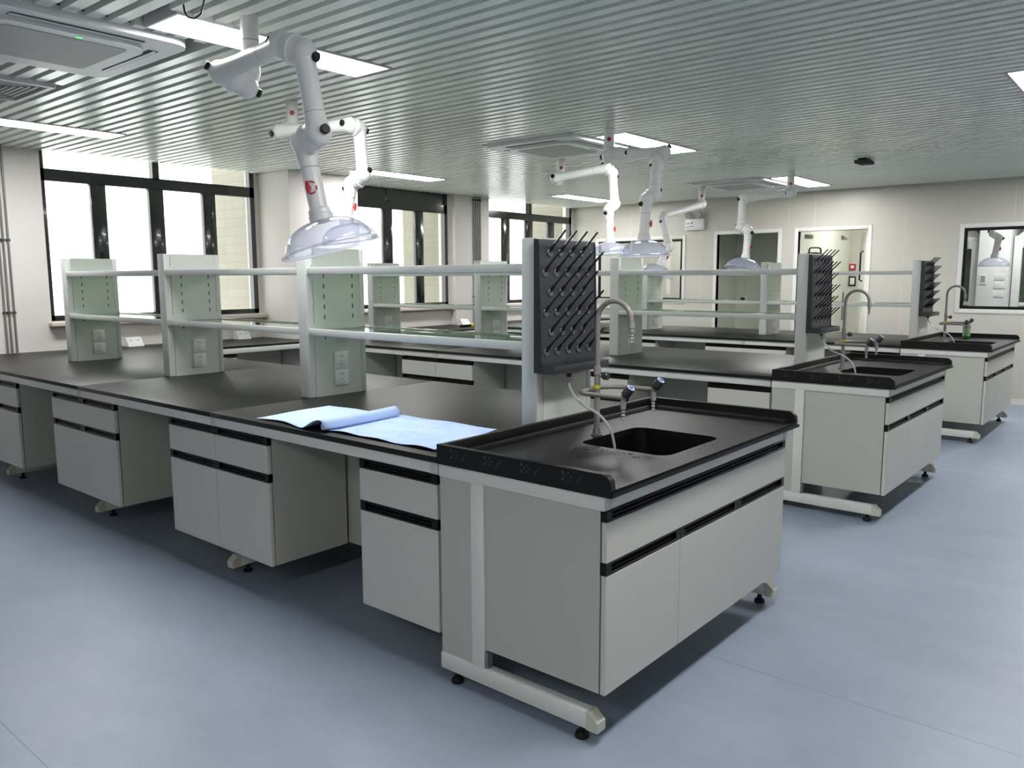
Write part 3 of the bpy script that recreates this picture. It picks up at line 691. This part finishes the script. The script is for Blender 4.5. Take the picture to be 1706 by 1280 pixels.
# ------------------------------------------------------------------ drying racks (peg boards)
def drying(label):
    x0 = 0.0035; t = thing('drying_rack', (x0, 0.76, 1.12), label, 'drying rack', 'charcoal peg drying racks on the rack ends')
    y0, y1 = 0.568, 0.968
    prof = [(x0, 1.118), (x0, 1.667), (x0+0.020, 1.664), (x0+0.0235, 1.64), (x0+0.036, 1.165), (x0+0.036, 1.118)]
    b = MB(); b.prism(prof, 'y', y0, y1, 0)
    b.build('back_board', m_peg, t)
    for yy in (y0, y1): MB().prism([(x0+0.0002, 1.1182), (x0+0.0002, 1.6668), (x0+0.023, 1.663), (x0+0.027, 1.64), (x0+0.040, 1.162), (x0+0.040, 1.1182)], 'y', yy-0.0035, yy+0.0035).build('side_edge', m_pegside, t)
    tr = MB(); xt0, xt1 = x0+0.037, x0+0.105
    tr.box(xt0, y0, 1.117, xt1, y1, 1.124); tr.box(xt1-0.006, y0, 1.1241, xt1, y1, 1.152, 0, 0.002)
    for yy in (y0, y1-0.006): tr.box(xt0, yy, 1.1241, xt1-0.0062, yy+0.006, 1.152)
    trb = tr.build('drip_tray', m_peg, t)
    o = MB(); o.box(x0+0.03, 0.70, 1.106, x0+0.07, 0.80, 1.1169, 0, 0.003); o.cyl((x0+0.05, 0.745, 1.107), (x0+0.05, 0.745, 1.09), 0.010); o.build('drain_outlet', m_pegside, trb)
    MB().cyl((x0+0.0235, 0.745, 1.150), (x0+0.0405, 0.745, 1.150), 0.003, n=8).build('drain_screw', m_knob, t)
    zs = [1.615, 1.533, 1.452, 1.370, 1.288, 1.207]
    for i, z in enumerate(zs):
        xs = x0 + 0.0235 + (1.64-z)/(1.64-1.165)*0.0125
        for k in range(4 if i % 2 == 0 else 5):
            y = (0.638 if i % 2 == 0 else 0.6035) + 0.0765*k
            p = MB(); d = Vector((1, 0, 1)).normalized(); c = Vector((xs-0.004, y, z))
            p.lathe([(0.0075, 0.0), (0.007, 0.032), (0.0048, 0.040), (0.0044, 0.118), (0.003, 0.121)], c, d, 8, 0)
            p.lathe([(0.0172, 0.0035), (0.0172, 0.0085), (0.0145, 0.0105), (0.0125, 0.0065)], (xs-0.004, y, z-0.004), (1, 0, 0.02), 16, 1)
            p.build('peg', [m_pin, m_collar], t)
    return t
dr = drying('charcoal peg drying rack on the end of the front rack'); clone(dr, (0, ROWS[1], 0), 'charcoal peg drying rack on the end of the middle rack'); clone(dr, (0, ROWS[2], 0), 'charcoal peg drying rack on the end of the back rack')
def smooth(pts, n=5):
    out = []; P = [Vector(p) for p in pts]
    for i in range(len(P)-1):
        p0, p1, p2, p3 = P[max(i-1, 0)], P[i], P[i+1], P[min(i+2, len(P)-1)]
        for q in range(n):
            u = q/n; out.append(0.5*((2*p1)+(-p0+p2)*u+(2*p0-5*p1+4*p2-p3)*u*u+(-p0+3*p1-3*p2+p3)*u**3))
    out.append(P[-1]); return out
h0 = MB().tube(smooth([(0.054, 0.745, 1.089), (0.060, 0.735, 1.07), (0.090, 0.705, 1.045), (0.150, 0.695, 0.990), (0.243, 0.69, 0.955), (0.300, 0.69, 0.90), (0.322, 0.69, 0.83), (0.33, 0.69, 0.76)]), 0.0055, 10).build('drain_hose', m_hose, label='clear drain hose hanging into the nearest sink', cat='hose', group='clear drain hoses of the drying racks')
for i, l in ((1, 'clear drain hose hanging to the middle sink'), (2, 'clear drain hose hanging to the furthest sink')):
    clone(h0, (0, ROWS[i], 0), l)
# caulking-gun handle standing on the middle rack
t = thing('black_handle_tool', (-0.04, 3.85, UZ), 'small black handled tool lying on top of the middle rack end', 'tool')
MB().tube(smooth([(-0.06, 3.83, UZ+0.005), (-0.06, 3.832, UZ+0.035), (-0.05, 3.85, UZ+0.045), (-0.02, 3.90, UZ+0.045), (-0.01, 3.918, UZ+0.035), (-0.01, 3.92, UZ+0.005)]), 0.006, 10).build('handle', m_black, t)
MB().box(-0.07, 3.815, UZ, 0.0, 3.93, UZ+0.012, 0, 0.003).build('base_plate', m_pegside, t)

# ------------------------------------------------------------------ fume extraction arms
R = 0.039
def lerp(a, b, u): return Vector(a)*(1-u)+Vector(b)*u
def fume_arm(pts, label, hood_axis, group='white articulated extraction arms', r=R, tagblue=False):
    mount, m2, elbow, s1, e1, s2, e2, s3, e3, hc = [Vector(p) for p in pts]
    t = thing('extraction_arm', (mount.x, mount.y, ZC), label, 'extraction arm', group)
    m2 = Vector((mount.x, mount.y, m2.z))
    b = MB(); b.tube([(mount.x, mount.y, 2.80), m2, lerp(m2, elbow, 1.0)], [r, r, r*1.12], 24); b.ball(elbow, r*1.34)
    cp = b.build('ceiling_pipe', m_arm, t)
    MB().cyl(m2+Vector((0, 0, 0.14)), m2+Vector((0, 0, 0.136)), r+0.0015, n=24).build('pipe_seam', m_acgrey, cp)
    d = (Vector((CX, CY, 0))-Vector((m2.x, m2.y, 0))).normalized()
    MB().lathe([(0.015, r-0.006), (0.015, r+0.003), (0.008, r+0.004)], m2+Vector((0, 0, 0.06))+d*0.0, d, 16).build('round_red_badge', m_red, cp)
    def tube_part(a, c, pin0, pin1):
        b = MB(); ax = (c-a).normalized(); L = (c-a).length
        b.tube([a, lerp(a, c, 0.12), lerp(a, c, 0.3), lerp(a, c, 0.7), lerp(a, c, 0.88), c], [r*1.30, r*1.10, r, r, r*1.10, r*1.30], 24)
        b.ball(a, r*1.34); b.ball(c, r*1.34)
        o = b.build('arm_tube', m_arm, t)
        for u in (0.22, 0.74): MB().lathe([(r+0.0012, 0), (r+0.0012, 0.0025)], lerp(a, c, u), ax, 24).build('tube_seam', m_acgrey, o)
        return o
    def joint(a, c, k0=True, k1=True):
        ax = (c-a); L = ax.length
        if L < 1e-4: return
        ax = ax/L; mid = (a+c)/2
        j = MB().lathe([(r*1.34, -0.011), (r*1.5, -0.008), (r*1.5, 0.008), (r*1.34, 0.011)], mid, ax, 24).build('joint_ring', m_ring, t)
        MB().lathe([(r*1.2, -0.5*L), (r*1.36, -0.01), (r*1.36, 0.01), (r*1.2, 0.5*L)], mid, ax, 24).build('joint_sleeve', m_arm, j)
        for q, s, on in ((a, -1, k0), (c, 1, k1)):
            if on:
                k = MB().lathe([(0.015, r*1.2), (0.018, r*1.38), (0.019, r*1.42), (0.019, r*1.66), (0.015, r*1.74)], q, ax*s, 12).build('locking_knob', m_knob, j)
    tube_part(s1, e1, 0, 0); tube_part(s2, e2, 0, 0)
    joint(elbow, s1); joint(e1, s2); joint(e2, s3)
    # last tube with damper handle, then hood
    ax = (e3-s3).normalized()
    b = MB(); b.tube([s3, lerp(s3, e3, 0.15), lerp(s3, e3, 0.35), e3], [r*1.30, r*1.10, r*0.97, r*0.93], 24); b.ball(s3, r*1.34)
    o = b.build('arm_tube', m_arm, t)
    MB().lathe([(r+0.0012, 0), (r+0.0012, 0.0025)], lerp(s3, e3, 0.38), ax, 24).build('tube_seam', m_acgrey, o)
    dv = (Vector((CX, CY, 0))-Vector((e3.x, e3.y, 0))).normalized(); sd = Vector((-dv.y, dv.x, 0))
    side = (dv*0.86 - sd*0.5).normalized() if tagblue else (sd*0.95 + dv*0.3).normalized()
    pm = lerp(s3, e3, 0.66)
    q = MB(); q.cyl(pm+side*(r*0.9), pm+side*(r+0.008), 0.008, n=12); q.tube([pm+side*(r+0.008)-ax*0.024, pm+side*(r+0.010), pm+side*(r+0.008)+ax*0.024], [0.006, 0.009, 0.006], 8)
    q.build('damper_handle', m_red, o)
    if tagblue:
        # curved red dial mark round the handle, printed on the tube
        s2_ = (dv*0.92 - sd*0.38).normalized(); w_ = s2_.cross(ax).normalized(); q = MB()
        for i in range(14):
            if i in (4, 5, 9): continue
            def PT(a, rr): 
                off = w_*(rr*math.cos(a)) + ax*(rr*math.sin(a)); ang = (rr*math.cos(a))/r
                return pm + s2_*(r*1.0+0.0008)*math.cos(ang) + w_*(r*1.0+0.0008)*math.sin(ang) + ax*(rr*math.sin(a))
            a0, a1 = -1.6+i*3.4/14, -1.6+(i+1)*3.4/14
            q.poly([PT(a0, 0.021), PT(a1, 0.021), PT(a1, 0.027), PT(a0, 0.027)])
        q.build('red_dial_mark', m_red, o)
    ha = Vector(hood_axis).normalized(); top = e3
    cl = MB().lathe([(r*0.95, -0.02), (r*1.12, -0.012), (r*1.12, 0.004), (r*1.22, 0.008), (r*1.22, 0.030), (r*1.1, 0.036)], top, ha, 24).build('hood_collar', m_ring, t)
    rh = 0.178; hh = 0.105; prof = []; o0 = 0.030
    for i in range(13):
        u = i/12; a = u*PI/2*0.96
        prof.append((r*0.9+(rh-r*0.9)*math.sin(a), o0+hh*(1-math.cos(a))/(1-math.cos(PI/2*0.96))))
    hd = MB().lathe(prof, top, ha, 48, 0, False, False).build('hood', m_hood, t)
    sol = hd.modifiers.new('thickness', 'SOLIDIFY'); sol.thickness = 0.003
    MB().lathe([(rh-0.002, o0+hh-0.004), (rh+0.004, o0+hh-0.003), (rh+0.016, o0+hh+0.003), (rh+0.015, o0+hh+0.008), (rh, o0+hh+0.005), (rh-0.003, o0+hh)], top, ha, 48, 0, False, False).build('hood_lip', m_hoodlip, hd)
    return t
ARMS = [
 ([[-1.213, 0.084, 2.652], [-1.204, 0.051, 2.411], [-1.205, 0.05, 2.350], [-1.243, -0.05, 2.396], [-0.664, -0.133, 2.387], [-0.573, -0.102, 2.352], [-0.532, -0.079, 2.057], [-0.657, -0.055, 2.042], [-0.586, -0.043, 1.764], [-0.563, -0.044, 1.647]],
  'white extraction arm nearest the camera, raised over the front bench', (0.22, 0.17, -1.0), True),
 ([[-2.502, 1.2, 2.64], [-2.485, 1.192, 2.509], [-2.50, 1.198, 2.471], [-2.515, 1.11, 2.445], [-2.037, 1.295, 2.455], [-2.033, 1.362, 2.445], [-2.012, 1.369, 2.157], [-2.098, 1.341, 2.105], [-2.104, 1.299, 1.885], [-2.09, 1.282, 1.722]],
  'white extraction arm behind the nearest one, its hood half hidden', (0.10, 0.10, -1.0), False),
 ([[-1.33, 3.144, 2.641], [-1.315, 3.125, 2.461], [-1.33, 3.14, 2.405], [-1.237, 3.142, 2.41], [-0.962, 3.307, 2.414], [-0.997, 3.269, 2.361], [-0.991, 3.231, 2.112], [-1.016, 3.163, 2.068], [-1.008, 3.124, 1.805], [-0.994, 3.115, 1.679]],
  'white extraction arm over the middle bench, hood beside the front drying rack', (0.03, 0.0, -1.0), False),
 ([[-2.621, 4.296, 2.623], [-2.609, 4.281, 2.483], [-2.632, 4.26, 2.43], [-2.62, 4.20, 2.443], [-2.209, 4.453, 2.524], [-2.165, 4.482, 2.478], [-2.124, 4.467, 2.191], [-2.134, 4.383, 2.135], [-2.102, 4.363, 1.863], [-2.089, 4.352, 1.734]],
  'white extraction arm hanging below the middle air conditioner', (0.02, 0.0, -1.0), False),
 ([[-2.711, 7.367, 2.631], [-2.696, 7.349, 2.455], [-2.70, 7.36, 2.428], [-2.659, 7.279, 2.403], [-2.728, 6.467, 2.228], [-2.716, 6.404, 2.184], [-2.594, 6.328, 1.911], [-2.557, 6.282, 1.849], [-2.558, 6.12, 1.676], [-2.589, 6.077, 1.58]],
  'white extraction arm folded low in front of the emergency light', (-0.30, -0.15, -1.0), False),
 ([[-1.348, 6.749, 2.648], [-1.334, 6.727, 2.45], [-1.33, 6.75, 2.416], [-1.346, 6.68, 2.407], [-1.657, 6.333, 2.347], [-1.683, 6.29, 2.342], [-1.684, 6.257, 2.039], [-1.573, 6.211, 1.994], [-1.573, 6.166, 1.734], [-1.595, 6.128, 1.621]],
  'white extraction arm reaching left in front of the left doorway', (-0.10, -0.20, -1.0), False),
]
for p, l, ha, tb in ARMS: fume_arm(p, l, ha, tagblue=tb)

# ------------------------------------------------------------------ things on the benches
def sheet(name, f, nu, nv, m, label):
    b = MB(); V = [[b.bm.verts.new(f(i/nu, j/nv)) for j in range(nv+1)] for i in range(nu+1)]
    for i in range(nu):
        for j in range(nv): b.bm.faces.new((V[i][j], V[i+1][j], V[i+1][j+1], V[i][j+1])).smooth = True
    o = b.build(name, m, label=label, cat='paper sheet', group='blue paper drawing sheets')
    sd = o.modifiers.new('thickness', 'SOLIDIFY'); sd.thickness = 0.0008; sd.offset = 1
    return o
Z0 = ZT1+0.001
def flat(u, v):
    a = lerp((-0.735, 0.055, 0), (-0.745, 0.515, 0), v); c = lerp((-0.068, 0.055, 0), (-0.165, 0.525, 0), v); p = lerp(a, c, u)
    z = Z0+0.003+0.004*math.sin(5*u+2*v)**2 + 0.006*max(0, 1-abs(v)*14)*math.sin(9*u)**2
    return (p.x, p.y, z)
sheet('drawing_sheet', flat, 40, 24, m_paper2, 'flat pale blue printed paper sheet next to the nearest sink')
def curl(u, v):
    # starts flat at the left, rises, then rolls over its right edge
    s = u*0.70
    y = 0.03 + 0.445*v
    xs = -1.225 - 0.03*v
    if s < 0.36: x, z = xs+s, Z0+0.004+0.005*math.sin(8*s+3*v)**2
    elif s < 0.50:
        w = (s-0.36)/0.14; x, z = xs+s-0.004*w, Z0+0.004+0.048*(w*w*(3-2*w))
        z = max(z, Z0+0.006)
    else:
        a = (s-0.50)/0.026; rr = 0.026*(1-0.06*a); x = xs+0.496+rr*math.sin(a)*1.0; z = Z0+0.052-0.026+rr*math.cos(a)
    x += 0.018*math.sin(2.6*v+0.5) + 0.03*v*max(0, (s-0.2))
    y += 0.020*math.sin(11*s)*(1-v)
    return (x, y, max(z, Z0+0.009 if s > 0.40 else Z0+0.001))
sheet('drawing_sheet', curl, 90, 20, m_paper1, 'pale blue paper sheet with its right edge rolled up')
# water drops in front of the nearest sink
d = MB(); rr = random.Random(3)
for i in range(70):
    px, py = 0.30+0.30*rr.random(), 0.515-abs(rr.gauss(0, 0.06)); q = 0.0012+0.0024*rr.random()
    if px > 0.45 and rr.random() < 0.4: px, py = 0.652+0.03*rr.random(), 0.56+0.3*rr.random()
    d.lathe([(q, 0), (q*0.85, q*0.22), (q*0.4, q*0.4)], (px, py, ZT1+0.0002), (0, 0, 1), 8)
d.build('water_drops', m_drop, label='scattered water drops on the nearest sink worktop beside the basin', cat='water', kind='stuff')
# green bottle by the furthest sink
bx, by = 0.30, 7.50
t = thing('spray_bottle', (bx, by, ZT1), 'green bottle standing on the furthest sink worktop', 'bottle')
MB().lathe([(0.033, 0), (0.036, 0.006), (0.036, 0.12), (0.030, 0.145), (0.014, 0.16), (0.014, 0.168)], (bx, by, ZT1), (0, 0, 1), 20).build('bottle_body', m_bottle, t)
MB().lathe([(0.0365, 0.03), (0.0365, 0.11)], (bx, by, ZT1), (0, 0, 1), 20, 0, False, False).build('bottle_label', m_label, t)
MB().lathe([(0.016, 0.168), (0.016, 0.185), (0.010, 0.19)], (bx, by, ZT1), (0, 0, 1), 14).build('bottle_cap', m_knob, t)
# desk socket boxes along the window wall
def desk_socket(x, y, label):
    t = thing('desk_socket_box', (x, y, ZT1), label, 'socket box', 'white desk socket boxes along the window wall')
    MB().prism([(x-0.045, ZT1), (x+0.065, ZT1), (x+0.06, ZT1+0.012), (x+0.0, ZT1+0.085), (x-0.04, ZT1+0.085)], 'y', y-0.075, y+0.075).build('housing', m_socket, t)
    d = Vector((0.06, 0, -0.073)).normalized(); n = Vector((0.073, 0, 0.06)).normalized(); c = Vector((x+0.03, y, ZT1+0.0485))
    q = MB()
    for s in (-0.036, 0.036):
        A = [c+n*0.0015+d*(0.03*i)+Vector((0, s+0.03*j, 0)) for i, j in ((-1, -1), (1, -1), (1, 1), (-1, 1))]; q.poly(A, 0)
        for e in (-0.008, 0.008): q.poly([c+n*0.0025+d*(0.012*i-0.008)+Vector((0, s+e+0.0022*j, 0)) for i, j in ((-1, -1), (1, -1), (1, 1), (-1, 1))], 1)
    q.build('socket_plates', [m_white, m_socketdark], t)
desk_socket(-5.80, 1.60, 'white desk socket box behind the front rack, first from the left'); desk_socket(-5.80, 2.78, 'white desk socket box left of the wide wall column')
desk_socket(-5.62, 6.10, 'white desk socket box below the conduit pipes')
t = thing('hand_tool', (-5.33, 5.87, ZT1), 'black hand tool with yellow end on the window bench', 'tool')
MB().box(-5.37, 5.74, ZT1, -5.31, 5.92, ZT1+0.03, 0, 0.008).build('tool_body', m_black, t)
MB().box(-5.365, 5.925, ZT1, -5.315, 5.98, ZT1+0.04, 0, 0.008).build('tool_end', m_yellow, t)

# ------------------------------------------------------------------ conduits
def conduit(x, y, z0, label, clips):
    t = thing('conduit_pipe', (x, y, z0), label, 'conduit', 'grey conduit pipes on the window wall')
    MB().cyl((x, y, z0), (x, y, ZC+0.06), 0.009, n=12).build('pipe', m_pipe, t)
    for z in clips: MB().box(XW+0.0005 if x < -5.8 else -5.7735, y-0.015, z-0.01, x+0.012, y+0.015, z+0.01, 0, 0.002).build('pipe_clip', m_void, t)
cl = ['far left wall conduit, leftmost pipe', 'far left wall conduit, middle pipe', 'far left wall conduit, pipe closest to the first window']
for i, y in enumerate((0.525, 0.56, 0.60)): conduit(XW+0.013, y, ZT1+0.003, 'grey '+cl[i], (1.22, 1.85))
cl = ['first grey conduit pipe on the pillar right of the second window', 'second grey conduit pipe on the pillar right of the second window', 'third grey conduit pipe on the pillar left of the third window', 'fourth grey conduit pipe on the pillar left of the third window']
for i, y in enumerate((6.472, 6.515, 6.562, 6.61)): conduit(-5.761, y, ZT1+0.003, cl[i], (1.25, 2.60))

# ------------------------------------------------------------------ far wall fittings
ex, ez = -3.63, 2.205
t = thing('emergency_light', (ex, YF-0.06, ez), 'white twin-head emergency light on the far wall', 'emergency light')
b = MB(); b.box(ex-0.155, YF-0.06, ez, ex+0.135, YF-0.001, ez+0.165, 0, 0.006)
for (a, c, z0, z1, mi) in ((-0.13, -0.08, 0.10, 0.108, 0), (-0.06, -0.03, 0.098, 0.115, 0), (-0.13, -0.10, 0.035, 0.043, 0), (-0.085, -0.015, 0.052, 0.058, 0)):
    b.box(ex+a, YF-0.0615, ez+z0, ex+c, YF-0.0602, ez+z1, 1)
b.build('battery_box', [m_white, m_socketdark], t)
for xx in (ex-0.10, ex+0.06):
    h = MB(); h.lathe([(0.035, 0), (0.052, 0.02), (0.052, 0.05), (0.046, 0.055)], (xx, YF-0.05, ez+0.225), (0.15, -1, -0.15), 20, 0)
    h.lathe([(0.040, 0.0552), (0.014, 0.048)], (xx, YF-0.05, ez+0.225), (0.15, -1, -0.15), 20, 1, False, True)
    h.cyl((xx, YF-0.04, ez+0.164), (xx, YF-0.04, ez+0.19), 0.012, mi=0); h.build('lamp_head', [m_acgrey, m_lens], t)
t = thing('corridor_socket', (-3.40, 10.29, 1.13), 'socket box with conduit on the dim wall behind the left doorway', 'socket box')
MB().box(-3.47, 10.26, 1.13, -3.33, 10.2995, 1.21, 0, 0.005).build('socket_housing', m_white, t)
MB().box(-3.45, 10.2585, 1.145, -3.38, 10.2602, 1.19).build('socket_face', m_socketdark, t)
MB().box(-3.415, 10.28, 1.2105, -3.385, 10.2995, 2.60, 0, 0.003).build('surface_conduit', m_corr, t)
t = thing('wall_switch', (-2.16, 11.59, 1.36), 'small wall switch with black border seen through the right doorway', 'switch')
MB().box(-2.20, 11.585, 1.36, -2.09, 11.5995, 1.52, 0, 0.003).build('switch_border', m_black, t)
MB().box(-2.18, 11.581, 1.385, -2.11, 11.5848, 1.495, 0, 0.002).build('switch_rocker', m_white, t)
t = thing('fire_alarm', (-2.15, 11.58, 1.62), 'small red alarm button seen through the right doorway', 'alarm button')
MB().box(-2.20, 11.57, 1.62, -2.10, 11.5995, 1.72, 0, 0.006).build('alarm_housing', m_red, t)
MB().box(-2.175, 11.567, 1.645, -2.125, 11.5698, 1.695).build('alarm_plate', m_white, t)
# lamps of the rooms behind
for (x, y, l) in ((-1.4, 10.4, 'ceiling light panel in the passage behind the right doorway'), (0.3, 10.3, 'ceiling light panel in the hood room, left'), (2.2, 10.3, 'ceiling light panel in the hood room, right'), (-4.7, 10.0, 'ceiling light panel in the side room behind the left window')):
    t = thing('ceiling_light', (x, y, 2.60), l, 'ceiling light', 'white LED panel ceiling lights')
    MB().box(x-0.31, y-0.16, 2.602, x+0.31, y+0.16, 2.619).build('lamp_frame', m_lampframe, t)
    MB().box(x-0.295, y-0.145, 2.598, x+0.295, y+0.145, 2.6018).build('diffuser', m_lamp, t)

# fume hoods in the room behind the right inner window
def fume_hood(x0, x1, label):
    ya, yb = 11.15, 12.0
    t = thing('fume_hood', ((x0+x1)/2, (ya+yb)/2, 0), label, 'fume hood', 'white fume hoods in the next room')
    MB().box(x0, ya+0.02, 0.0, x1, yb, 0.86, 0, 0.004).build('base_unit', m_corr, t)
    MB().box(x0, ya-0.03, 0.862, x1, ya+0.12, 0.91, 0, 0.006).build('front_sill', m_shellw, t)
    for xx in (x0, x1-0.10): MB().box(xx, ya, 0.9105, xx+0.10, yb, 2.02, 0, 0.004).build('side_post', m_shellw, t)
    MB().box(x0+0.10, yb-0.05, 0.9105, x1-0.10, yb, 2.02).build('back_baffle', m_corr, t)
    MB().box(x0, ya, 2.0205, x1, yb, 2.07, 0, 0.004).build('top_panel', m_shellw, t)
    MB().box(x0+0.10, ya+0.05, 1.15, x1-0.10, ya+0.056, 1.90).build('sash', m_hglass, t)
    MB().box(x0+0.10, ya+0.04, 1.10, x1-0.10, ya+0.07, 1.149, 0, 0.003).build('sash_rail', m_shellw, t)
    MB().prism([(x0, 2.0705), (x1, 2.0705), (x1-0.3, 2.34), (x0+0.3, 2.34)], 'y', ya+0.2, yb).build('canopy', m_shellw, t)
    l_ = MB()
    for k in range(5):
        z = 1.915+k*0.02; l_.box(x0+0.14, ya-0.006, z, x1-0.14, ya+0.001, z+0.011)
    MB().box(x0+0.10, ya+0.002, 1.905, x1-0.10, ya+0.04, 2.02).build('header', m_shellw, t)
    l_.build('header_louvre', m_louv, t)
    return t
fume_hood(-0.98, -0.28, 'fume hood behind the right inner window, left of the white service column')
fume_hood(0.14, 1.50, 'fume hood behind the right inner window, cut by the picture edge')
t = thing('service_column', (-0.07, 11.4, 0), 'white service column with small grey display between two fume hoods', 'service column')
MB().box(-0.265, 11.0, 0.0, 0.125, 11.9, 2.58, 0, 0.004).build('column_body', m_shellw, t)
MB().box(-0.23, 10.988, 1.40, -0.14, 10.9995, 1.54, 0, 0.003).build('display_frame', m_white, t)
MB().box(-0.212, 10.985, 1.43, -0.158, 10.9878, 1.52).build('display', m_louv, t)
for z in (1.22, 1.34, 1.46): MB().box(-0.05, 10.992, z, 0.08, 10.9995, z+0.09, 0, 0.003).build('socket_plate', m_white, t)
fume_arm([[0.24, 10.15, 2.62], [0.24, 10.15, 2.45], [0.24, 10.15, 2.42], [0.24, 10.08, 2.42], [0.05, 10.0, 2.40], [0.05, 10.06, 2.38], [0.06, 10.02, 2.06], [0.13, 10.02, 2.02], [0.10, 10.0, 1.78], [0.10, 10.0, 1.65]], 'white extraction arm seen through the right inner window', (0, 0, -1))

for o in bpy.data.objects:
    if '_org' in o: del o['_org']
